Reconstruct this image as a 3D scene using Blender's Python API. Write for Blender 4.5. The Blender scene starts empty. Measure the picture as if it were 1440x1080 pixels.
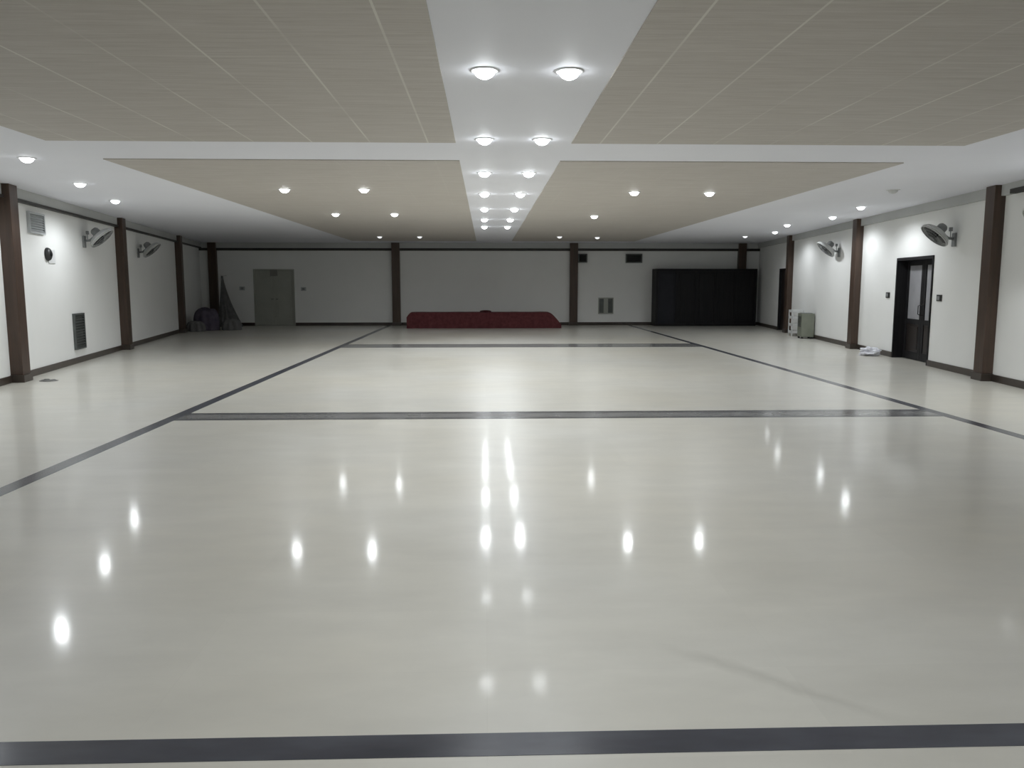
import bpy, bmesh, math, random
from mathutils import Vector, Matrix, noise
random.seed(7)
S = bpy.context.scene
C = S.collection

# ------------------------------------------------------------------ camera, world, exposure
EYE = 1.55            # camera height
TOP = 3.10            # ceiling height
cam_d = bpy.data.cameras.new('camera')
cam = bpy.data.objects.new('camera', cam_d)
C.objects.link(cam)
cam_d.sensor_fit = 'HORIZONTAL'
cam_d.sensor_width = 36.0
cam_d.lens = 36.0 * 1120 / 1440
cam_d.clip_start = 0.05
cam_d.clip_end = 200
cam.location = (0, 0, EYE)
cam.rotation_euler = (math.radians(90) - math.atan2(140, 1120), 0, -math.atan2(37, 1120))
S.camera = cam

W = bpy.data.worlds.new('night')
S.world = W
W.use_nodes = True
W.node_tree.nodes['Background'].inputs[0].default_value = (0.5, 0.55, 0.6, 1)
W.node_tree.nodes['Background'].inputs[1].default_value = 0.01

vs = S.view_settings
vs.view_transform = 'Standard'
vs.look = 'None'
vs.exposure = -0.12
vs.gamma = 1.0
vs.use_curve_mapping = False

LAMP_W = 74.0         # one downlight's lamp, watts
LENS = 9.0           # glow of its diffuser
LAMP_COL = (0.93, 0.97, 1.0)
LAMP_CONE = math.radians(122)   # lamps of the strip near the camera
BORDER_CONE = math.radians(164) # wider wall-washing lamps of the borders and boards

# ------------------------------------------------------------------ materials
def lin(r, g, b):
    f = lambda c: (c / 255 / 12.92) if c / 255 <= 0.04045 else ((c / 255 + 0.055) / 1.055) ** 2.4
    return (f(r), f(g), f(b), 1)

class NT:
    def __init__(s, name):
        s.m = bpy.data.materials.new(name)
        s.m.use_nodes = True
        s.t = s.m.node_tree
        s.b = s.t.nodes['Principled BSDF']
    def n(s, typ, **kw):
        x = s.t.nodes.new(typ)
        for k, v in kw.items():
            setattr(x, k, v)
        return x
    def l(s, a, b):
        s.t.links.new(a, b)
    def math(s, op, a, b=None, c=None, clamp=False):
        x = s.n('ShaderNodeMath', operation=op, use_clamp=clamp)
        for i, v in enumerate((a, b, c)):
            if v is None:
                continue
            if isinstance(v, (int, float)):
                x.inputs[i].default_value = v
            else:
                s.l(v, x.inputs[i])
        return x.outputs[0]
    def mix(s, f, a, b, blend='MIX'):
        x = s.n('ShaderNodeMix', data_type='RGBA', blend_type=blend)
        for sock, v in ((x.inputs['Factor'], f), (x.inputs['A'], a), (x.inputs['B'], b)):
            if isinstance(v, (int, float)):
                sock.default_value = v
            elif isinstance(v, tuple):
                sock.default_value = v
            else:
                s.l(v, sock)
        return x.outputs['Result']
    def noise(s, scale, detail=3, rough=0.5, vec=None, stretch=None):
        co = vec or s.n('ShaderNodeTexCoord').outputs['Object']
        if stretch:
            mp = s.n('ShaderNodeMapping')
            mp.inputs['Scale'].default_value = stretch
            s.l(co, mp.inputs[0])
            co = mp.outputs[0]
        x = s.n('ShaderNodeTexNoise')
        x.inputs['Scale'].default_value = scale
        x.inputs['Detail'].default_value = detail
        x.inputs['Roughness'].default_value = rough
        s.l(co, x.inputs['Vector'])
        return x.outputs['Fac']
    def ramp(s, f, lo, hi):
        x = s.n('ShaderNodeMapRange')
        x.inputs['From Min'].default_value = lo
        x.inputs['From Max'].default_value = hi
        s.l(f, x.inputs['Value'])
        return x.outputs['Result']
    def bump(s, h, strength=0.1, dist=0.01):
        x = s.n('ShaderNodeBump')
        x.inputs['Strength'].default_value = strength
        x.inputs['Distance'].default_value = dist
        s.l(h, x.inputs['Height'])
        s.l(x.outputs[0], s.b.inputs['Normal'])

def mat(name, c1, c2=None, rough=0.5, scale=4, stretch=None, metal=0.0, spec=0.5, bump=0.0, detail=4):
    t = NT(name)
    t.b.inputs['Roughness'].default_value = rough
    t.b.inputs['Metallic'].default_value = metal
    t.b.inputs['Specular IOR Level'].default_value = spec
    f = t.noise(scale, detail, 0.55, stretch=stretch)
    t.l(t.mix(t.ramp(f, 0.3, 0.7), c1, c2 or tuple(x * 0.85 for x in c1[:3]) + (1,)), t.b.inputs['Base Color'])
    if bump:
        t.bump(f, bump)
    return t.m

def floor_material():
    t = NT('polished_marble')
    co = t.n('ShaderNodeTexCoord').outputs['Object']
    big = t.ramp(t.noise(0.35, 3, 0.5, co), 0.3, 0.7)
    mid = t.ramp(t.noise(2.2, 6, 0.6, co, (0.7, 1.6, 1)), 0.3, 0.75)
    base = t.mix(big, (0.67, 0.640, 0.555, 1), (0.685, 0.677, 0.63, 1))
    base = t.mix(t.math('MULTIPLY', mid, 0.55), base, (0.55, 0.535, 0.485, 1))
    # large slabs, each a touch different
    br = t.n('ShaderNodeTexBrick')
    br.offset = 0.0
    br.inputs['Color1'].default_value = (0.965, 0.965, 0.965, 1)
    br.inputs['Color2'].default_value = (1, 1, 1, 1)
    br.inputs['Mortar'].default_value = (0.96, 0.96, 0.96, 1)
    br.inputs['Scale'].default_value = 1.0
    br.inputs['Mortar Size'].default_value = 0.0015
    br.inputs['Brick Width'].default_value = 1.22
    br.inputs['Row Height'].default_value = 0.61
    t.l(co, br.inputs['Vector'])
    base = t.mix(1.0, base, br.outputs['Color'], 'MULTIPLY')
    # grey vein crossing the foreground slabs
    sep = t.n('ShaderNodeSeparateXYZ')
    t.l(co, sep.inputs[0])
    x, y = sep.outputs[0], sep.outputs[1]
    wob = t.math('MULTIPLY', t.math('SUBTRACT', t.noise(2.6, 4, 0.6, co), 0.5), 0.22)
    d = t.math('ABSOLUTE', t.math('ADD', t.math('MULTIPLY_ADD', x, 0.86, y), t.math('SUBTRACT', wob, 3.91)))
    vein = t.ramp(d, 0.07, 0.0)
    span = t.math('MULTIPLY', t.ramp(x, 0.72, 0.95), t.ramp(x, 1.55, 1.25))
    base = t.mix(t.math('MULTIPLY', t.math('MULTIPLY', vein, span), 0.30), base, (0.36, 0.35, 0.31, 1))
    t.l(base, t.b.inputs['Base Color'])
    rf = t.ramp(t.noise(1.4, 4, 0.6, co), 0.3, 0.7)
    t.l(t.math('MULTIPLY_ADD', rf, 0.05, 0.32), t.b.inputs['Roughness'])
    t.b.inputs['Specular IOR Level'].default_value = 0.3
    t.b.inputs['Coat Weight'].default_value = 0.27
    t.l(t.math('MULTIPLY_ADD', rf, 0.04, 0.072), t.b.inputs['Coat Roughness'])
    t.bump(t.noise(2.5, 2, 0.5, co), 0.06, 0.012)
    t.l(t.b.inputs['Normal'].links[0].from_socket, t.b.inputs['Coat Normal'])
    return t.m

def ceiling_panel_material(name, joints):
    t = NT(name)
    co = t.n('ShaderNodeTexCoord').outputs['Object']
    sep = t.n('ShaderNodeSeparateXYZ')
    t.l(co, sep.inputs[0])
    x, y = sep.outputs[0], sep.outputs[1]
    streak = t.ramp(t.noise(6, 5, 0.65, co, (0.35, 6, 1)), 0.3, 0.7)
    base = t.mix(streak, (0.48, 0.444, 0.40, 1), (0.595, 0.562, 0.52, 1))
    fx = t.math('FRACT', t.math('DIVIDE', t.math('ADD', x, 20.48 - 0.32), 0.63))
    jx = t.math('LESS_THAN', fx, 0.026)
    fy = t.math('FRACT', t.math('DIVIDE', y, 1.9))
    jy = t.math('LESS_THAN', fy, 0.008)
    patch = t.ramp(t.noise(0.9, 2, 0.5, co), 0.35, 0.6)
    j = t.math('MULTIPLY', t.math('MAXIMUM', jx, t.math('MULTIPLY', jy, 0.35)), t.math('MULTIPLY_ADD', patch, 0.75 * joints, 0.2 * joints))
    base = t.mix(j, base, (0.72, 0.70, 0.64, 1))
    t.l(base, t.b.inputs['Base Color'])
    t.b.inputs['Roughness'].default_value = 0.55
    t.b.inputs['Specular IOR Level'].default_value = 0.25
    t.bump(streak, 0.15, 0.004)
    return t.m

def emitter(name, col, strength):
    t = NT(name)
    t.b.inputs['Base Color'].default_value = (0.9, 0.9, 0.9, 1)
    t.b.inputs['Emission Color'].default_value = col + (1,)
    t.b.inputs['Emission Strength'].default_value = strength
    return t.m

M = dict(
    floor=floor_material(),
    granite=mat('dark_granite', (0.034, 0.037, 0.050, 1), (0.085, 0.090, 0.112, 1), 0.22, 1.6, (0.7, 2.2, 1)),
    greystone=mat('grey_inlay_marble', (0.20, 0.20, 0.20, 1), (0.27, 0.27, 0.265, 1), 0.16, 3),
    worn=mat('worn_granite', (0.085, 0.086, 0.092, 1), (0.13, 0.13, 0.135, 1), 0.2, 3),
    wall=mat('off_white_paint', (0.86, 0.865, 0.85, 1), (0.89, 0.895, 0.88, 1), 0.75, 0.8, spec=0.2),
    cornice=mat('grey_white_cornice_paint', (0.50, 0.51, 0.50, 1), (0.54, 0.55, 0.54, 1), 0.7, 1.0, spec=0.2),
    ceil=mat('white_gypsum', (0.845, 0.855, 0.915, 1), (0.87, 0.88, 0.935, 1), 0.6, 0.7, spec=0.25),
    board=ceiling_panel_material('beige_ceiling_board_with_joints', 1.0),
    board_plain=ceiling_panel_material('beige_ceiling_board', 0.12),
    brown=mat('dark_brown_wood', (0.048, 0.029, 0.020, 1), (0.078, 0.047, 0.032, 1), 0.4, 5, (3, 3, 0.25), bump=0.1),
    skirt=mat('dark_brown_skirting', (0.042, 0.033, 0.027, 1), (0.065, 0.050, 0.040, 1), 0.3, 3),
    rail=mat('black_brown_rail', (0.022, 0.020, 0.018, 1), (0.035, 0.032, 0.028, 1), 0.5, 6),
    black=mat('black_stained_wood', (0.010, 0.010, 0.012, 1), (0.018, 0.017, 0.018, 1), 0.5, 6, (4, 4, 0.3), spec=0.2),
    blackpan=mat('black_brown_panel', (0.016, 0.012, 0.011, 1), (0.024, 0.018, 0.016, 1), 0.4, 5, (4, 4, 0.3)),
    navy=mat('blue_black_panel', (0.012, 0.013, 0.018, 1), (0.018, 0.019, 0.026, 1), 0.5, 4, spec=0.25),
    frost=mat('frosted_grey_glass', (0.32, 0.32, 0.34, 1), (0.40, 0.40, 0.42, 1), 0.18, 2),
    paledoor=mat('grey_green_door_paint', (0.36, 0.37, 0.33, 1), (0.41, 0.42, 0.38, 1), 0.5, 2),
    white=mat('white_enamel', (0.72, 0.73, 0.73, 1), (0.77, 0.78, 0.78, 1), 0.35, 5),
    guard=mat('pale_grey_wire', (0.55, 0.56, 0.55, 1), (0.62, 0.63, 0.62, 1), 0.35, 8),
    greyplastic=mat('grey_plastic', (0.22, 0.23, 0.23, 1), (0.27, 0.28, 0.28, 1), 0.45, 6),
    darkplastic=mat('dark_grey_plastic', (0.018, 0.019, 0.019, 1), (0.03, 0.031, 0.031, 1), 0.45, 8),
    ventgrey=mat('grey_vent_metal', (0.085, 0.095, 0.09, 1), (0.12, 0.13, 0.125, 1), 0.4, 6, metal=0.3),
    palevent=mat('pale_grey_vent', (0.44, 0.46, 0.47, 1), (0.50, 0.52, 0.53, 1), 0.5, 6),
    palevent2=mat('grey_closer_metal', (0.20, 0.20, 0.18, 1), (0.24, 0.24, 0.22, 1), 0.5, 6),
    steel=mat('brushed_steel', (0.5, 0.5, 0.5, 1), (0.6, 0.6, 0.6, 1), 0.3, 20, (1, 1, 8), metal=1.0),
    maroon=mat('maroon_cloth', (0.095, 0.026, 0.030, 1), (0.14, 0.042, 0.046, 1), 0.85, 9, bump=0.3, spec=0.2),
    darkmaroon=mat('dark_maroon_cloth', (0.05, 0.010, 0.014, 1), (0.075, 0.016, 0.02, 1), 0.85, 9, bump=0.3, spec=0.2),
    plum=mat('dark_purple_cloth', (0.085, 0.075, 0.105, 1), (0.13, 0.115, 0.15, 1), 0.9, 7, bump=0.4, spec=0.15),
    charcoal=mat('charcoal_cloth', (0.14, 0.14, 0.14, 1), (0.20, 0.20, 0.20, 1), 0.9, 7, bump=0.4, spec=0.15),
    bag=mat('thin_white_plastic', (0.72, 0.73, 0.80, 1), (0.80, 0.81, 0.86, 1), 0.35, 6),
    rag=mat('grey_rag_cloth', (0.10, 0.10, 0.095, 1), (0.22, 0.22, 0.21, 1), 0.9, 12, bump=0.3),
    olive=mat('olive_grey_metal', (0.20, 0.215, 0.17, 1), (0.25, 0.265, 0.215, 1), 0.45, 4),
    lens=emitter('lit_diffuser', (0.95, 0.98, 1.0), LENS),
    lens_bright=emitter('bright_lit_diffuser', (0.93, 0.97, 1.0), LENS * 3.0),
    lensdim=emitter('dim_diffuser', (0.95, 0.98, 1.0), LENS * 0.12),
)

# ------------------------------------------------------------------ mesh helpers
class MB:
    """collects shapes into ONE mesh"""
    def __init__(s):
        s.bm = bmesh.new()
    def box(s, x0, x1, y0, y1, z0, z1, bev=0.0, mtx=None):
        b = bmesh.new()
        bmesh.ops.create_cube(b, size=1.0)
        sx, sy, sz = x1 - x0, y1 - y0, z1 - z0
        for v in b.verts:
            v.co = Vector(((v.co.x + .5) * sx + x0, (v.co.y + .5) * sy + y0, (v.co.z + .5) * sz + z0))
        if bev:
            bmesh.ops.bevel(b, geom=b.edges[:], offset=bev, segments=2, affect='EDGES', profile=0.5)
        s._join(b, mtx)
        return s
    def lathe(s, prof, n=24, mtx=None, close=True):
        """prof: list of (radius, z) turned about z"""
        b = bmesh.new()
        rings = []
        for r, z in prof:
            if r < 1e-6:
                rings.append([b.verts.new((0, 0, z))])
            else:
                rings.append([b.verts.new((r * math.cos(2 * math.pi * i / n), r * math.sin(2 * math.pi * i / n), z)) for i in range(n)])
        for a, c in zip(rings, rings[1:]):
            for i in range(n):
                j = (i + 1) % n
                if len(a) == 1 and len(c) == 1:
                    continue
                if len(a) == 1:
                    b.faces.new((a[0], c[j], c[i]))
                elif len(c) == 1:
                    b.faces.new((a[i], a[j], c[0]))
                else:
                    b.faces.new((a[i], a[j], c[j], c[i]))
        bmesh.ops.recalc_face_normals(b, faces=b.faces[:])
        s._join(b, mtx)
        return s
    def tube(s, pts, r, n=8, closed=False, mtx=None):
        pts = [Vector(p) for p in pts]
        b = bmesh.new()
        rings = []
        N = len(pts)
        for i, p in enumerate(pts):
            a = pts[(i - 1) % N] if (closed or i > 0) else p
            c = pts[(i + 1) % N] if (closed or i < N - 1) else p
            d = (c - a).normalized()
            u = d.orthogonal().normalized() if abs(d.z) > 0.95 else d.cross(Vector((0, 0, 1))).normalized()
            w = d.cross(u)
            rings.append([b.verts.new(p + r * (u * math.cos(2 * math.pi * k / n) + w * math.sin(2 * math.pi * k / n))) for k in range(n)])
        for i in range(N if closed else N - 1):
            a, c = rings[i], rings[(i + 1) % N]
            for k in range(n):
                j = (k + 1) % n
                b.faces.new((a[k], a[j], c[j], c[k]))
        if not closed:
            b.faces.new(rings[0][::-1])
            b.faces.new(rings[-1])
        bmesh.ops.recalc_face_normals(b, faces=b.faces[:])
        s._join(b, mtx)
        return s
    def prism(s, pts, z0, z1):
        b = bmesh.new()
        lo = [b.verts.new((x, y, z0)) for x, y in pts]
        hi = [b.verts.new((x, y, z1)) for x, y in pts]
        b.faces.new(lo[::-1])
        b.faces.new(hi)
        for i in range(len(pts)):
            j = (i + 1) % len(pts)
            b.faces.new((lo[i], lo[j], hi[j], hi[i]))
        bmesh.ops.recalc_face_normals(b, faces=b.faces[:])
        s._join(b, None)
        return s
    def grid(s, f, nu, nv, closed_u=False):
        b = bmesh.new()
        V = [[b.verts.new(f(i / nu, j / nv)) for j in range(nv + 1)] for i in range(nu if closed_u else nu + 1)]
        for i in range(nu):
            i2 = (i + 1) % len(V)
            for j in range(nv):
                b.faces.new((V[i][j], V[i2][j], V[i2][j + 1], V[i][j + 1]))
        bmesh.ops.remove_doubles(b, verts=b.verts[:], dist=1e-5)
        bmesh.ops.recalc_face_normals(b, faces=b.faces[:])
        s._join(b, None)
        return s
    def _join(s, b, mtx):
        if mtx is not None:
            bmesh.ops.transform(b, matrix=mtx, verts=b.verts[:])
        me = bpy.data.meshes.new('tmp')
        b.to_mesh(me)
        b.free()
        s.bm.from_mesh(me)
        bpy.data.meshes.remove(me)
    def build(s, name, m, parent=None, smooth=False):
        me = bpy.data.meshes.new(name)
        s.bm.to_mesh(me)
        s.bm.free()
        me.materials.append(m)
        if smooth:
            for p in me.polygons:
                p.use_smooth = True
        o = bpy.data.objects.new(name, me)
        C.objects.link(o)
        if parent:
            o.parent = parent
        return o

def tag(o, label, cat, group=None, kind=None):
    o['label'] = label
    o['category'] = cat
    if group:
        o['group'] = group
    if kind:
        o['kind'] = kind
    return o

def thing(name, label, cat, loc=(0, 0, 0), rz=0.0, group=None, kind=None):
    o = bpy.data.objects.new(name, None)
    o.empty_display_size = 0.1
    C.objects.link(o)
    o.location = loc
    o.rotation_euler = (0, 0, rz)
    return tag(o, label, cat, group, kind)

def dup(root, label, loc, rz=None, group=None):
    r = root.copy()
    C.objects.link(r)
    r.location = loc
    if rz is not None:
        r.rotation_euler = (0, 0, rz)
    r['label'] = label
    if group:
        r['group'] = group
    for ch in list(root.children):
        c = ch.copy()
        C.objects.link(c)
        c.parent = r
        for g in list(ch.children):
            d = g.copy()
            C.objects.link(d)
            d.parent = c
    return r

def R(axis, deg):
    return Matrix.Rotation(math.radians(deg), 4, axis)
def T(x, y, z):
    return Matrix.Translation((x, y, z))

# ------------------------------------------------------------------ the hall's walls (it widens towards the far end)
Y0, Y1 = -3.0, 30.5
class Wall:
    """vertical wall line; local frame: +Y into the hall, +X along the wall"""
    def __init__(s, p, q, inward):
        s.p, s.q = Vector(p), Vector(q)
        n = Vector(inward)
        u = (s.q - s.p).normalized()
        n = (n - u * n.dot(u)).normalized()
        s.n = n
        s.rz = math.atan2(-n.x, n.y)
        s.u = Vector((math.cos(s.rz), math.sin(s.rz)))
    def at_y(s, y, z=0.0, out=0.0):
        t = (y - s.p.y) / (s.q.y - s.p.y)
        c = s.p + (s.q - s.p) * t + s.n * out
        return (c.x, c.y, z)
    def at_x(s, x, z=0.0, out=0.0):
        c = Vector((x, s.p.y)) + s.n * out
        return (c.x, c.y, z)
    def mtx(s):
        return Matrix.Translation((s.p.x, s.p.y, 0)) @ Matrix.Rotation(s.rz, 4, 'Z')
    def s_of_y(s, y):
        c = s.p + (s.q - s.p) * ((y - s.p.y) / (s.q.y - s.p.y))
        return (c - s.p).dot(s.u)

def line_x(p, q, y):
    return p[0] + (q[0] - p[0]) * (y - p[1]) / (q[1] - p[1])
LP, LQ = (-7.46, 12.39), (-10.68, 30.5)
RP, RQ = (8.15, 12.37), (10.47, 30.5)
lx = lambda y: line_x(LP, LQ, y)
rx = lambda y: line_x(RP, RQ, y)
WL = Wall((lx(Y0), Y0), LQ, (1, 0))
WR = Wall((rx(Y0), Y0), RQ, (-1, 0))
WF = Wall((0, Y1), (1, Y1), (0, -1))
TH = 0.25

def wall_mesh(w, s0, s1, openings):
    """solid wall from s0 to s1 with door openings (a, b, height)"""
    mb = MB()
    m = w.mtx()
    c = s0
    for a, b, h in sorted(openings):
        mb.box(c, a, -TH, 0, 0, TOP, mtx=m)
        mb.box(a, b, -TH, 0, h, TOP, mtx=m)
        c = b
    mb.box(c, s1, -TH, 0, 0, TOP, mtx=m)
    return mb

def strips_mesh(w, spans, d0, d1, z0, z1, bev=0.0):
    mb = MB()
    for a, b in spans:
        mb.box(a, b, d0, d1, z0, z1, bev, w.mtx())
    return mb

# door positions along their walls
D1 = sorted((WR.s_of_y(14.95), WR.s_of_y(16.75))); D1H = 2.10
D3 = sorted((WR.s_of_y(26.05), WR.s_of_y(27.10))); D3H = 2.08
D2 = (7.19, 8.72); D2H = 2.12            # on the far wall local +X runs towards the left

tag(MB().prism([(lx(Y0) - .3, Y0 - .3), (rx(Y0) + .3, Y0 - .3), (RQ[0] + .3, Y1 + .3), (LQ[0] - .3, Y1 + .3)], -0.15, 0).build('floor', M['floor']),
    'pale polished marble floor of the large hall', 'floor', kind='structure')
tag(MB().prism([(lx(Y0) - .3, Y0 - .3), (rx(Y0) + .3, Y0 - .3), (RQ[0] + .3, Y1 + .3), (LQ[0] - .3, Y1 + .3)], TOP, TOP + 0.15).build('ceiling', M['ceil']),
    'flat white ceiling border and central strip of the hall', 'ceiling', kind='structure')
sl = sorted((WL.s_of_y(Y0), WL.s_of_y(Y1)))
sr = sorted((WR.s_of_y(Y0), WR.s_of_y(Y1)))
tag(wall_mesh(WL, sl[0], sl[1], []).build('wall_left', M['wall']), 'long off-white left wall between brown pillars', 'wall', kind='structure')
tag(wall_mesh(WR, sr[0], sr[1], [tuple(D1) + (D1H,), tuple(D3) + (D3H,)]).build('wall_right', M['wall']),
    'long off-white right wall with a glazed dark door', 'wall', kind='structure')
tag(wall_mesh(WF, -RQ[0] - .25, -LQ[0] + .25, [D2 + (D2H,)]).build('wall_far', M['wall']), 'dim off-white far end wall', 'wall', kind='structure')
tag(MB().box(lx(Y0) - .25, rx(Y0) + .25, Y0 - TH, Y0, 0, TOP).build('wall_back', M['wall']), 'off-white wall behind the viewer', 'wall', kind='structure')

# ceiling boards: seven 0.63 m modules each side of the central strip
n_trim = 0
def trim(mb, m, label):
    global n_trim
    n_trim += 1
    return tag(mb.build('trim_%d' % n_trim, m), label, 'trim', kind='structure')
PANEL_Z = TOP - 0.012
for (y0, y1, wh) in ((-1.4, 9.0, 'nearest'), (10.3, 28.9, 'farther')):
    for side, (x0, x1) in (('left', (-4.73, -0.32)), ('right', (0.95, 5.36))):
        tag(MB().box(x0, x1, y0, y1, PANEL_Z, TOP + 0.02).build('ceiling_panel', M['board' if wh == 'nearest' else 'board_plain']),
            '%s beige board field of the ceiling %s of the central white strip' % (wh, side), 'ceiling panel', kind='structure')

# dark granite inlays in the floor
IN = 0.0015
trim(MB().box(-3.73, -3.58, Y0, 30.3, -0.01, IN), M['granite'], 'long dark granite floor line on the left side')
trim(MB().box(5.42, 5.56, Y0, 30.3, -0.01, IN), M['granite'], 'long dark granite floor line on the right side')
trim(MB().box(-3.58, 5.42, 2.465, 2.60, -0.01, IN), M['granite'], 'dark granite floor band across the foreground')
trim(MB().box(-3.58, 5.42, 9.14, 9.25, -0.01, IN).box(-3.58, 5.42, 9.52, 9.66, -0.01, IN), M['worn'], 'pair of dark granite lines across the middle of the floor')
trim(MB().box(-3.58, 5.42, 9.25, 9.52, -0.01, IN), M['greystone'], 'grey marble band between the two dark lines across the mid floor')
trim(MB().box(-3.58, 5.42, 19.75, 19.86, -0.01, IN).box(-3.58, 5.42, 20.7, 20.84, -0.01, IN), M['worn'], 'pair of dark granite lines across the far floor')
trim(MB().box(-3.58, 5.42, 19.86, 20.7, -0.01, IN), M['greystone'], 'grey marble band between the dark lines across the far floor')

# skirting
def skirting(name, w, spans, label):
    mb = strips_mesh(w, spans, 0, 0.022, 0, 0.115, 0.004)
    return tag(mb.build(name, M['skirt']), label, 'baseboard', kind='structure')
skirting('baseboard_left', WL, [sl], 'dark brown skirting along the left wall')
skirting('baseboard_right', WR, [(sr[0], D1[0]), (D1[1], D3[0]), (D3[1], sr[1])], 'dark brown skirting along the right wall')
skirting('baseboard_far', WF, [(-RQ[0], D2[0]), (D2[1], -LQ[0])], 'dark brown skirting along the far wall')

# cornices under the ceiling, and the dark rail below them
trim(strips_mesh(WL, [sl], 0, 0.07, 2.93, TOP), M['cornice'], 'grey-white cornice above the left wall')
trim(strips_mesh(WR, [sr], 0, 0.07, 2.93, TOP), M['cornice'], 'grey-white cornice above the right wall')
trim(strips_mesh(WF, [(-RQ[0], -LQ[0])], 0, 0.07, 2.90, TOP), M['cornice'], 'grey-white cornice above the far wall')
trim(strips_mesh(WL, [sl], 0, 0.10, 2.885, 2.93, 0.006), M['rail'], 'dark rail under the cornice of the left wall')
trim(strips_mesh(WF, [(-RQ[0], -LQ[0])], 0, 0.10, 2.81, 2.90, 0.006), M['rail'], 'dark rail under the cornice of the far wall')
trim(strips_mesh(WR, [(sr[0], WR.s_of_y(12.2))], 0, 0.10, 2.93, 3.0, 0.006), M['rail'], 'short dark rail at the near end of the right wall')

# ------------------------------------------------------------------ pillars
def make_pillar(label, loc, rz, w=0.32, d=0.18, group=None):
    t = thing('wall_pillar', label, 'pillar', loc, rz, group)
    MB().box(-w / 2, w / 2, -0.02, d, 0.12, TOP - 0.001, 0.006).build('shaft', M['brown'], t)
    MB().box(-w / 2 - 0.025, w / 2 + 0.025, -0.02, d + 0.022, 0, 0.12, 0.006).build('base', M['skirt'], t)
    return t
g = 'dark brown wall pillars'
pl = make_pillar('tall dark brown pillar on the left wall, nearest the camera at the left edge', WL.at_y(12.97), WL.rz, group=g)
dup(pl, 'dark brown pillar on the left wall between the two wall fans', WL.at_y(19.4))
dup(pl, 'dark brown pillar on the left wall next to the dark heap near the corner', WL.at_y(26.2))
pr = make_pillar('tall dark brown pillar on the right wall, nearest the camera at the right edge', WR.at_y(12.65), WR.rz, 0.30, 0.165, g)
dup(pr, 'dark brown pillar on the right wall beyond the glazed door, above the white bag', WR.at_y(19.1))
dup(pr, 'dark brown pillar on the right wall beside the white rack and dark doorway', WR.at_y(25.5))
pf = make_pillar('dark brown pillar on the far wall just left of the maroon bench', WF.at_x(-3.37), WF.rz, 0.30, 0.16, g)
dup(pf, 'dark brown pillar on the far wall just right of the maroon bench', WF.at_x(3.35))
dup(pf, 'dark pillar in the far left corner behind the draped cloth', WF.at_x(-10.18))
dup(pf, 'dark pillar rising above the black partition in the far right corner', WF.at_x(9.78))

# ------------------------------------------------------------------ doors
# glazed double door, set back in its reveal
cx = (D1[0] + D1[1]) / 2
c = WR.p + WR.u * cx
hw = (D1[1] - D1[0]) / 2
d1 = thing('door_1', 'black wooden double door with grey glass in the right wall', 'door', (c.x, c.y, 0), WR.rz, kind='structure')
fr = MB()
fr.box(-hw, -hw + 0.05, -0.24, 0.02, 0, D1H, 0.004).box(hw - 0.05, hw, -0.24, 0.02, 0, D1H, 0.004)
fr.box(-hw + 0.05, hw - 0.05, -0.24, 0.02, D1H - 0.06, D1H, 0.004)
fr.build('door_frame', M['black'], d1)
for sgn in (-1, 1):
    a, b = (-hw + 0.052, -0.003) if sgn < 0 else (0.003, hw - 0.052)
    z0, z1, g0 = 0.01, D1H - 0.065, 0.84
    st = 0.115
    lf = MB().box(a, a + st, -0.23, -0.19, z0, z1, 0.003).box(b - st, b, -0.23, -0.19, z0, z1, 0.003)
    lf.box(a + st, b - st, -0.23, -0.19, z1 - 0.10, z1, 0.003).box(a + st, b - st, -0.23, -0.19, g0 - 0.10, g0, 0.003)
    lf.box(a + st, b - st, -0.23, -0.19, z0, z0 + 0.16, 0.003)
    leaf = lf.build('door_leaf', M['black'], d1)
    pn = MB().box(a + st, b - st, -0.222, -0.202, z0 + 0.16, g0 - 0.10).box(a + st + .05, b - st - .05, -0.202, -0.192, z0 + 0.21, g0 - 0.15, 0.004)
    pn.build('panel', M['blackpan'], leaf)
    MB().box(a + st, b - st, -0.214, -0.206, g0, z1 - 0.10).build('pane', M['frost'], leaf)
    hx = -0.06 if sgn < 0 else 0.06
    MB().tube([(hx, -0.19, 0.93), (hx, -0.14, 0.95), (hx, -0.14, 1.12), (hx, -0.19, 1.14)], 0.010).build('handle', M['darkplastic'], leaf, True)

# pale double door in the dim far wall
cx2 = (D2[0] + D2[1]) / 2
hw2 = (D2[1] - D2[0]) / 2
d2 = thing('door_2', 'plain grey-green double door in the dim far wall', 'door', (-cx2, Y1, 0), WF.rz, kind='structure')
MB().box(-hw2, -hw2 + .05, -.12, .015, 0, D2H, .004).box(hw2 - .05, hw2, -.12, .015, 0, D2H, .004).box(-hw2 + .05, hw2 - .05, -.12, .015, D2H - .05, D2H, .004).build('door_frame', M['paledoor'], d2)
for sgn in (-1, 1):
    a, b = (-hw2 + .052, -.002) if sgn < 0 else (.002, hw2 - .052)
    lf = MB().box(a, b, -.09, -.05, 0.01, D2H - .053, .003)
    for z0, z1 in ((.2, .95), (1.08, 1.9)):
        lf.box(a + .11, b - .11, -.05, -.042, z0, z1, .003)
    leaf = lf.build('door_leaf', M['paledoor'], d2)
    hx = -.05 if sgn < 0 else .05
    MB().tube([(hx, -.05, 1.0), (hx, -.0, 1.0), (hx * 2.6, -.0, 1.0)], .009).build('handle', M['darkplastic'], leaf, True)
MB().box(-.13, .13, -.05, .02, 1.86, 2.10, .01).build('door_closer', M['palevent2'], d2)

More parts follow.
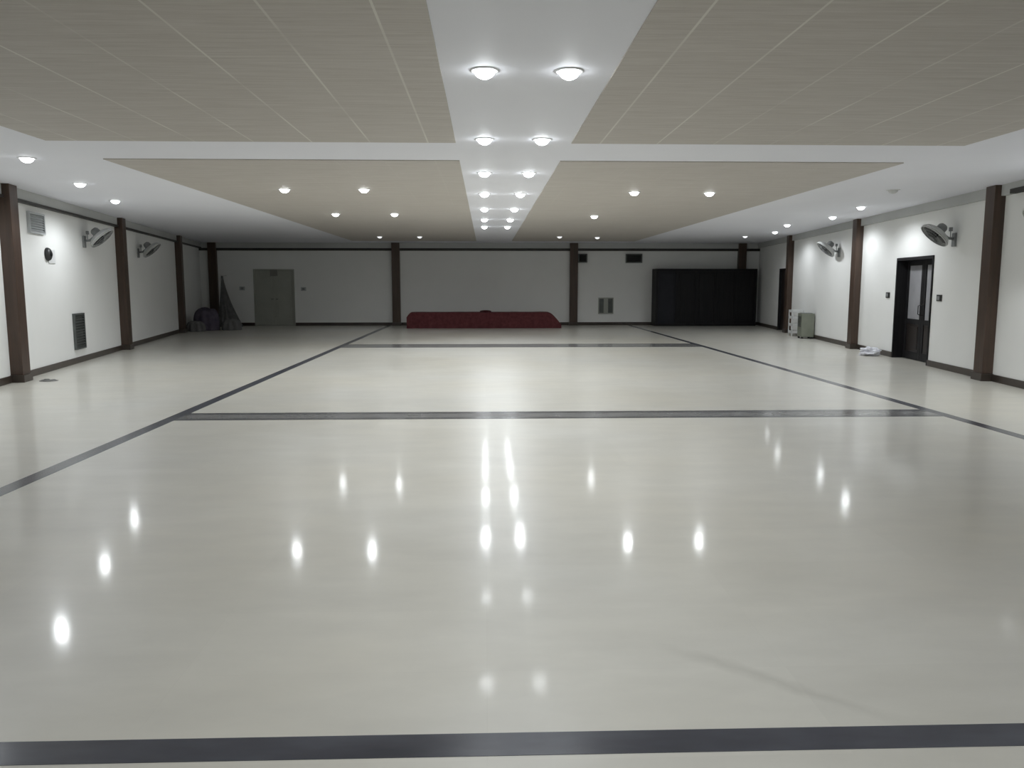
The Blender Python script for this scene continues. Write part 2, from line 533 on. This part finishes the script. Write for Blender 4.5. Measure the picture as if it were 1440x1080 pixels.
# dark door beyond the third right-hand pillar
c3 = (D3[0] + D3[1]) / 2
hw3 = (D3[1] - D3[0]) / 2
p3 = WR.p + WR.u * c3
d3 = thing('door_3', 'dark wooden door on the right wall beyond the farthest pillar', 'door', (p3.x, p3.y, 0), WR.rz, kind='structure')
MB().box(-hw3, -hw3 + .06, -.14, .02, 0, D3H, .004).box(hw3 - .06, hw3, -.14, .02, 0, D3H, .004).box(-hw3 + .06, hw3 - .06, -.14, .02, D3H - .06, D3H, .004).build('door_frame', M['black'], d3)
lf = MB().box(-hw3 + .062, hw3 - .062, -.10, -.06, .01, D3H - .063, .003)
for z0, z1 in ((.2, .9), (1.05, 1.9)):
    lf.box(-hw3 + .18, hw3 - .18, -.06, -.05, z0, z1, .004)
leaf = lf.build('door_leaf', M['blackpan'], d3)
MB().tube([(-hw3 + .12, -.06, 1.0), (-hw3 + .12, -.01, 1.0), (-hw3 + .24, -.01, 1.0)], .009).build('handle', M['darkplastic'], leaf, True)

# ------------------------------------------------------------------ black panelled partition in the far right corner
px0, px1, py = 6.36, 10.17, 29.75
pt = thing('partition_screen', 'long low black panelled partition across the far right corner', 'partition', ((px0 + px1) / 2, py, 0), 0)
L = px1 - px0
fr = MB().box(-L / 2, L / 2, 0, .10, 2.04, 2.13, .004).box(-L / 2, L / 2, 0, .10, 0, .10, .004)
N = 5
xs = [-L / 2 + i * (L - 0.09) / N for i in range(N + 1)]
for x in xs:
    fr.box(x, x + .09, 0, .10, .10, 2.04, .004)
fr.build('frame', M['black'], pt)
for i in range(N):
    o = MB().box(xs[i] + .09, xs[i + 1], .03, .07, .10, 2.04).box(xs[i] + .16, xs[i + 1] - .07, .02, .03, .2, 1.94, .004).build('panel', M['navy'] if i == 0 else M['black'], pt)
    if i == 0:
        o['label'] = 'blue-black panel at the left end'
MB().box(-L / 2, -L / 2 + .09, .10, .74, 0, 2.13, .004).build('return_panel', M['black'], pt)

# ------------------------------------------------------------------ maroon cloth-covered bench
bench = thing('covered_bench', 'long low bench covered in maroon cloth against the far wall', 'bench', (-0.05, 28.4, 0), 0)
BL, BD, BH = 5.5, 0.95, 0.555
def end_h(x):   # height along the bench: squarish left end, sloping right end
    a = min(1, max(0, (x + BL / 2) / 0.16))
    b = min(1, max(0, (BL / 2 - x) / 0.50))
    return BH * (0.72 + 0.28 * math.sin(a * math.pi / 2)) * (0.22 + 0.78 * math.sin(b * math.pi / 2))
def cloth(u, v):
    x = -BL / 2 + u * BL
    h = end_h(x)
    x = x + 0.01 * noise.noise(Vector((x * 3, v * 4, 1)))
    pl_ = 0.022 * math.sin(x * 17 + 1.3 * math.sin(x * 3.1))
    if v < 0.4:
        t = v / 0.4
        return Vector((x, pl_ * (1 - t) - 0.03 * (1 - t), max(0.002, h * t)))
    if v < 0.6:
        t = (v - 0.4) / 0.2
        return Vector((x, t * BD, h + 0.012 * math.sin(math.pi * t) + 0.010 * noise.noise(Vector((x * 2.2, t * 2, 5)))))
    t = (v - 0.6) / 0.4
    return Vector((x, BD + 0.02 * t, max(0.002, h * (1 - t))))
MB().grid(cloth, 220, 30).build('cloth_cover', M['maroon'], bench, True)
fr = MB().box(-BL / 2 + .12, BL / 2 - .55, .08, BD - .06, BH - .09, BH - .045)
fr.build('bench_top', M['blackpan'], bench)
for i, (x, y) in enumerate(((-BL / 2 + .15, .1), (-BL / 2 + .15, BD - .14), (BL / 2 - .65, .1), (BL / 2 - .65, BD - .14), (-.3, .1), (-.3, BD - .14))):
    MB().box(x, x + .06, y, y + .06, 0, BH - .09).build('leg', M['blackpan'], bench)
# end caps of the cloth
for sx in (-1, 1):
    def cap(u, v, sx=sx):
        x = sx * BL / 2
        return Vector((x, -0.03 * (1 - v) + u * (BD + 0.03), max(0.002, end_h(x) * v)))
    MB().grid(cap, 8, 4).build('cloth_end', M['maroon'], bench)
def fold(u, v):
    a = u * 2 * math.pi
    r = math.sin(v * math.pi / 2)
    return Vector((0.20 * r * math.cos(a) * (1 + .12 * math.sin(3 * a)), 0.14 * r * math.sin(a), 0.055 * math.cos(v * math.pi / 2) + .006 * math.sin(5 * a) * r))
fc = MB().grid(fold, 28, 8, True).build('folded_cloth', M['darkmaroon'], None, True)
fc.location = (0.0, 28.72, BH + 0.024)
tag(fc, 'small dark folded cloth lying in the middle of the maroon bench', 'cloth')

# ------------------------------------------------------------------ dark heaps and drape in the far left corner
def mound(name, m, loc, rx_, ry_, h, seed, label, cat, flat=0.6):
    def f(u, v):
        a = u * 2 * math.pi
        r = math.sin(v * math.pi / 2) ** flat
        k = 1 + 0.14 * noise.noise(Vector((math.cos(a) * 1.4, math.sin(a) * 1.4, seed + v)))
        z = h * math.cos(v * math.pi / 2) ** 0.55 * (1 + 0.14 * noise.noise(Vector((math.cos(a) * r * 2, math.sin(a) * r * 2, seed + 9))))
        fold = 0.03 * math.sin(a * 9 + seed) * r
        return Vector(((rx_ + fold) * r * k * math.cos(a), (ry_ + fold) * r * k * math.sin(a), max(0, z)))
    o = MB().grid(f, 64, 20, True).build(name, m, None, True)
    o.location = loc
    return tag(o, label, cat)
mound('covered_heap', M['plum'], (-9.53, 27.6, 0), 0.40, 0.42, 0.74, 3.1, 'rounded dark purple covered heap on the floor by the left wall', 'heap')
mound('crumpled_blanket', M['charcoal'], (-8.72, 27.7, 0), 0.30, 0.36, 0.36, 8.4, 'low dark crumpled blanket on the floor right of the rounded heap', 'blanket')
mound('bundled_cloth', M['charcoal'], (-9.62, 26.85, 0), 0.30, 0.22, 0.34, 5.2, 'small dark bundle on the floor in front of the rounded heap', 'bundle')
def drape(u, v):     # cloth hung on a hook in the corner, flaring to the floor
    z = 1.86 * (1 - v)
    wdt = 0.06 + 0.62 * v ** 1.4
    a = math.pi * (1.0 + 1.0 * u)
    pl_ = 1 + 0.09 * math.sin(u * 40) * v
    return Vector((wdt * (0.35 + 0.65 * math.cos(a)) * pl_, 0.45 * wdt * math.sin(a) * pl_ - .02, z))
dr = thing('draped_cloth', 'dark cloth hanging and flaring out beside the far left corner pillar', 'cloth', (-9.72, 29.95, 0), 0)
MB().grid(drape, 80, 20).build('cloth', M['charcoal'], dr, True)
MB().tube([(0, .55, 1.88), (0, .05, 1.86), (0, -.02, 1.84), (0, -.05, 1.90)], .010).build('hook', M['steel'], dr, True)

# ------------------------------------------------------------------ things on the walls
def louvre_box(name, label, cat, loc, rz, w, h, d, m_frame, m_slat, n, part='slat'):
    t = thing(name, label, cat, loc, rz)
    b = 0.035
    fr = MB().box(-w / 2, -w / 2 + b, 0, d, 0, h, .003).box(w / 2 - b, w / 2, 0, d, 0, h, .003)
    fr.box(-w / 2 + b, w / 2 - b, 0, d, 0, b, .003).box(-w / 2 + b, w / 2 - b, 0, d, h - b, h, .003)
    fr.build('frame', m_frame, t)
    MB().box(-w / 2 + b, w / 2 - b, 0, d * .3, b, h - b).build('backing', m_slat, t)
    mb = MB()
    for i in range(n):
        z = b + (i + .5) * (h - 2 * b) / n
        mb.box(-w / 2 + b, w / 2 - b, -.016, .016, -.003, .003, mtx=T(0, d * .62, z) @ R('X', -38))
    mb.build('louvre', m_slat, t)
    return t
louvre_box('wall_vent', 'tall dark grey louvred vent low on the left wall', 'vent', WL.at_y(16.2, 0.27), WL.rz, 0.62, 0.71, .05, M['ventgrey'], M['ventgrey'], 12)
louvre_box('wall_box', 'pale grey louvred box high on the left wall near the first pillar', 'vent', WL.at_y(14.3, 2.42), WL.rz, 0.72, 0.36, .05, M['palevent'], M['palevent'], 7)
louvre_box('speaker_vent', 'small dark box high on the far wall, touching the right pillar', 'vent', WF.at_x(3.68, 2.37), WF.rz, 0.34, 0.33, .16, M['ventgrey'], M['darkplastic'], 5)
louvre_box('exhaust_vent', 'dark wide exhaust vent high on the far wall left of the partition', 'vent', WF.at_x(5.64, 2.36), WF.rz, 0.62, 0.34, .12, M['ventgrey'], M['darkplastic'], 6)

# twin slot vent low on the far wall
sv = thing('slot_vent', 'pale vent with two dark upright slots low on the far wall', 'vent', WF.at_x(4.60, 0.43), WF.rz)
MB().box(-.29, .29, 0, .03, 0, .62, .004).build('plate', M['paledoor'], sv)
for x in (-.17, .17):
    MB().box(x - .085, x + .085, .03, .042, .04, .58, .003).build('slot', M['ventgrey'], sv)

def make_switch(label, loc, rz, m, group=None, w=.13, h=.15):
    t = thing('wall_switch', label, 'switch', loc, rz, group)
    MB().box(-w / 2, w / 2, 0, .018, -h / 2, h / 2, .004).build('plate', m, t)
    MB().box(-w / 4, w / 4, .018, .03, -h / 3.4, h / 3.4, .003).build('rocker', M['greyplastic'], t)
    return t
g = 'switches flanking the doors'
s0 = make_switch('small dark wall switch left of the glazed double door', WR.at_y(17.17, 1.32), WR.rz, M['darkplastic'], g, .20, .12)
dup(s0, 'small dark wall switch right of the glazed double door', WR.at_y(14.62, 1.30), WR.rz)
s1 = make_switch('faint grey switch left of the grey double door on the far wall', WF.at_x(-9.15, 1.40), WF.rz, M['palevent'], g, .20, .14)
dup(s1, 'faint grey switch right of the grey double door on the far wall', WF.at_x(-6.86, 1.38), WF.rz)

wl = thing('wall_fixture', 'small round black fixture with a white plate on the left wall', 'fixture', WL.at_y(14.98, 2.06), WL.rz)
MB().box(-.16, .17, 0, .02, -.13, .12, .006).build('mount_plate', M['white'], wl)
ax = T(.22, 0, .03) @ R('X', -90)
MB().lathe([(0, 0), (.115, 0), (.12, .02), (.105, .055), (.07, .075), (0, .08)], 28, ax).build('housing', M['darkplastic'], wl, True)
MB().lathe([(0, .076), (.04, .076), (.045, .085), (.03, .092), (0, .094)], 16, ax).build('knob', M['black'], wl, True)

# ------------------------------------------------------------------ wall fans, tilted down
def make_fan(label, loc, rz, group):
    t = thing('wall_fan', label, 'fan', loc, rz, group)
    MB().box(-.07, .07, 0, .035, -.12, .12, .01).build('wall_plate', M['greyplastic'], t)
    MB().tube([(0, .03, .02), (0, .12, .03), (0, .20, .09), (0, .24, .15)], .024, 10).build('arm', M['greyplastic'], t, True)
    MB().box(-.03, .03, .06, .11, .15, .22, .006).tube([(0, .085, .05), (0, .085, .16)], .008).build('switch_box', M['greyplastic'], t)
    ax = T(0, .30, .14) @ R('X', -138)      # the head's axis points out and down
    MB().lathe([(0, -.16), (.06, -.155), (.085, -.12), (.09, -.03), (.075, .0), (0, .0)], 24, ax).build('motor_housing', M['greyplastic'], t, True)
    rim = .265
    rg = MB()
    rg.lathe([(.10, -.02), (.17, -.015), (.23, .015), (rim, .06), (rim + .012, .075), (rim, .09), (rim - .004, .075), (.23, .03), (.17, .0), (.10, -.005)], 40, ax)
    rg.tube([(rim * math.cos(k * math.pi / 18), rim * math.sin(k * math.pi / 18), .10) for k in range(36)], .010, 6, True, ax)
    rg.build('rear_guard', M['guard'], t, True)
    fg = MB()
    for r, z in ((.20, .125), (.13, .14)):
        fg.tube([(r * math.cos(k * math.pi / 18), r * math.sin(k * math.pi / 18), z) for k in range(36)], .004, 6, True, ax)
    for k in range(28):
        a = k * 2 * math.pi / 28
        ca, sa = math.cos(a), math.sin(a)
        fg.tube([(.05 * ca, .05 * sa, .148), (.13 * ca, .13 * sa, .14), (.20 * ca, .20 * sa, .125), (rim * ca, rim * sa, .10)], .0016, 4, False, ax)
    fg.build('front_guard', M['greyplastic'], t, True)['label'] = 'dark grey wire front guard'
    MB().lathe([(0, .150), (.055, .148), (.055, .155), (0, .162)], 20, ax).build('badge', M['greyplastic'], t, True)
    MB().lathe([(0, .04), (.05, .04), (.05, .10), (.03, .115), (0, .118)], 20, ax).build('hub', M['darkplastic'], t, True)
    for k in range(3):
        def bl(u, v, k=k):
            r = .045 + u * .195
            wdt = math.radians(88 + 20 * math.sin(u * math.pi)) * (1 if u < .9 else 1 - (u - .9) * 3)
            a = k * 2 * math.pi / 3 + (v - .5) * wdt
            return ax @ Vector((r * math.cos(a), r * math.sin(a), .075 + .05 * (v - .5) * (1 - .3 * u)))
        b = MB().grid(bl, 10, 8)
        o = b.build('blade', M['darkplastic'], t, True)
        md = o.modifiers.new('thickness', 'SOLIDIFY')
        md.thickness = .004
    return t
g = 'wall fans'
f0 = make_fan('tilted wall fan high on the right wall above the glazed door', WR.at_y(14.15, 2.34), WR.rz, g)
dup(f0, 'tilted wall fan high on the right wall above the white rack, between two pillars', WR.at_y(20.7, 2.38), WR.rz)
dup(f0, 'wall fan at the right edge of the view, before the first right pillar', WR.at_y(10.79, 2.34), WR.rz)
dup(f0, 'tilted wall fan on the left wall just before the second pillar', WL.at_y(16.9, 2.42), WL.rz)
dup(f0, 'dim wall fan on the left wall between the second and third pillars', WL.at_y(21.3, 2.36), WL.rz)

# ------------------------------------------------------------------ rack, cooler, bag, rag
rk = thing('shelf_rack', 'white open rack with three shelves by the farthest right pillar', 'rack', WR.at_y(23.95, 0, 0.03), WR.rz)
for x in (-.2, .2):
    for y in (.02, .33):
        MB().box(x - .014, x + .014, y - .014, y + .014, 0, .74, .003).build('post', M['white'], rk)
for z in (.08, .30, .52, .71):
    MB().box(-.214, .214, .006, .344, z, z + .075, .004).build('shelf', M['white'], rk)
ac = thing('air_cooler', 'olive grey box cooler on the floor beside the white rack', 'cooler', WR.at_y(22.8, 0, 0.03), WR.rz)
MB().box(-.22, .22, 0, .36, .05, .72, .012).build('body', M['olive'], ac)
mb = MB()
for i in range(7):
    mb.box(-.16, .16, .36, .374, .34 + i * .045, .365 + i * .045, .003)
mb.build('grille', M['ventgrey'], ac)
MB().box(-.17, .17, .05, .31, .72, .735, .004).build('top_panel', M['greyplastic'], ac)
for x in (-.18, .18):
    for y in (.04, .32):
        MB().box(x - .025, x + .025, y - .025, y + .025, 0, .05).build('foot', M['darkplastic'], ac)

def crumple(u, v):
    a = u * 2 * math.pi
    r = math.sin(v * math.pi)
    p = Vector((r * math.cos(a), r * math.sin(a), -math.cos(v * math.pi)))
    k = 1 + 0.55 * noise.noise(p * 2.1 + Vector((4, 2, 9))) + 0.25 * abs(noise.noise(p * 5.5))
    q = p * k
    return Vector((q.x * .19, q.y * .14, max(0.0, .085 + q.z * .095)))
bg = MB().grid(crumple, 40, 24, True).build('plastic_bag', M['bag'], None, False)
bg.location = (8.42, 17.15, 0)
bg.rotation_euler = (0, 0, -.7)
tag(bg, 'crumpled white plastic bag on the floor by the second right pillar', 'bag')
def ragf(u, v):
    a = u * 2 * math.pi
    k = 1 + .25 * noise.noise(Vector((math.cos(a) * 1.5, math.sin(a) * 1.5, 3)))
    z = .035 * (1 - v ** 3) * (0.7 + .6 * noise.noise(Vector((math.cos(a) * v * 3, math.sin(a) * v * 3, 7))))
    return Vector((.15 * v * k * math.cos(a), .11 * v * k * math.sin(a), max(0.001, z)))
rg = MB().grid(ragf, 30, 8, True).build('floor_cloth', M['rag'], None, True)
rg.location = (-7.08, 13.05, 0)
tag(rg, 'small flat grey rag on the floor at the foot of the nearest left pillar', 'rag')

# ------------------------------------------------------------------ recessed downlights
lamp_data = {}
def lamp(power, cone):
    if (power, cone) not in lamp_data:
        l = bpy.data.lights.new('downlight_lamp', 'SPOT')
        l.energy = power
        l.color = LAMP_COL
        l.spot_size = cone
        l.spot_blend = 0.5
        l.shadow_soft_size = 0.06
        lamp_data[(power, cone)] = l
    return lamp_data[(power, cone)]
ring_me = lens_me = None
lens_variants = {}
def make_downlight(label, x, y, z=TOP, level=1.0, group=None, cone=LAMP_CONE, lens=None):
    global ring_me, lens_me
    t = thing('ceiling_downlight', label, 'downlight', (x, y, z), 0, group)
    if ring_me is None:
        o = MB().lathe([(.080, .0), (.083, -.010), (.105, -.008), (.108, 0), (.105, .002), (.080, .002)], 32).build('trim_ring', M['white'], t, True)
        ring_me = o.data
        o = MB().lathe([(0, -.062), (.03, -.058), (.056, -.044), (.073, -.024), (.080, -.004), (.080, 0), (0, 0)], 32).build('diffuser', M['lens'], t, True)
        lens_me = o.data
    else:
        for nm, me in (('trim_ring', ring_me), ('diffuser', lens_me)):
            o = bpy.data.objects.new(nm, me)
            C.objects.link(o)
            o.parent = t
    if lens:
        if lens not in lens_variants:
            me = lens_me.copy()
            me.materials[0] = M[lens]
            lens_variants[lens] = me
        o.data = lens_variants[lens]
    if level == 0:
        o.data = lens_me.copy()
        o.data.materials[0] = M['guard']
        return t
    if level < 0.5:
        o.data = lens_me.copy()
        o.data.materials[0] = M['lensdim']
    l = bpy.data.objects.new('downlight_lamp', lamp(LAMP_W * level, cone))
    C.objects.link(l)
    l.parent = t
    l.location = (0, 0, -0.085)
    return t
ORD = ['nearest', 'second', 'third', 'fourth', 'fifth', 'sixth', 'farthest']
rows = [6.05, 8.82, 11.42, 14.02, 16.8, 19.45, 21.85]
for side, x in (('left', 0.0), ('right', 0.62)):
    for i, y in enumerate(rows):
        make_downlight('%s lit downlight in the %s row of the central white strip' % (ORD[i], side), x - 0.004 * i, y, TOP, 1.0, 'downlights of the central strip', LAMP_CONE if y < 12 else BORDER_CONE, 'lens_bright')
PZ = PANEL_Z
g = 'downlights in the beige boards'
for x, y, lv, lb in (
        (-3.26, 13.36, .85, 'outer lit downlight of the nearest pair in the left beige boards'),
        (-1.97, 13.33, .85, 'inner lit downlight of the nearest pair in the left beige boards'),
        (-3.28, 17.92, .85, 'outer lit downlight of the second pair in the left beige boards'),
        (-1.99, 17.90, .85, 'inner lit downlight of the second pair in the left beige boards'),
        (-3.41, 26.25, .3, 'outer dim downlight of the farthest pair in the left beige boards'),
        (-2.12, 26.21, .3, 'inner dim downlight of the farthest pair in the left beige boards'),
        (2.50, 13.58, .85, 'inner lit downlight of the nearest pair in the right beige boards'),
        (3.79, 13.64, .85, 'outer lit downlight of the nearest pair in the right beige boards'),
        (2.47, 18.30, .85, 'single lit downlight in the right beige boards halfway back'),
        (2.40, 26.06, .3, 'inner dim downlight of the farthest pair in the right beige boards'),
        (3.67, 26.40, .3, 'outer dim downlight of the farthest pair in the right beige boards')):
    make_downlight(lb, x, y, PZ, lv, g, BORDER_CONE)
g = 'downlights of the white ceiling borders'
for x, y, lv, lb in (
        (-5.65, 10.29, 1, 'nearest lit downlight in the white left border, by the left edge'),
        (-6.26, 12.82, 1, 'second lit downlight in the white left border'),
        (-6.88, 15.37, 1.2, 'third lit downlight in the white left border'),
        (7.57, 16.13, 1.15, 'nearest lit downlight in the white right border'),
        (6.74, 13.24, 0, 'unlit downlight in the white right border, in front of the nearest lit one'),
        (8.03, 18.50, 1, 'second lit downlight in the white right border'),
        (7.89, 20.93, 1.1, 'third lit downlight in the white right border'),
        (8.60, 23.75, .8, 'fourth lit downlight in the white right border'),
        (8.39, 25.86, .3, 'farthest dim downlight in the white right border')):
    make_downlight(lb, x, y, TOP, lv, g, BORDER_CONE)
g = 'added downlights out of view'
for x, y, lv, cone, lb in (  # unseen lamps carrying on the rows, added to bring up the hall's brightness
        (0.0, 3.3, .55, LAMP_CONE, 'added unseen downlight of the central strip above the viewer, left row'),
        (0.62, 3.3, .55, LAMP_CONE, 'added unseen downlight of the central strip above the viewer, right row'),
        (0.0, 0.6, 1, LAMP_CONE, 'added unseen downlight of the central strip behind the viewer, left row'),
        (0.62, 0.6, 1, LAMP_CONE, 'added unseen downlight of the central strip behind the viewer, right row'),
        (-5.3, 7.6, 1, BORDER_CONE, 'added unseen downlight of the white left border just outside the view'),
        (7.1, 10.15, 1.7, math.radians(134), 'added unseen downlight of the white right border just outside the view'),
        (6.9, 7.5, 1.2, BORDER_CONE, 'added unseen downlight of the white right border beside the viewer')):
    make_downlight(lb, x, y, TOP, lv, g, cone)
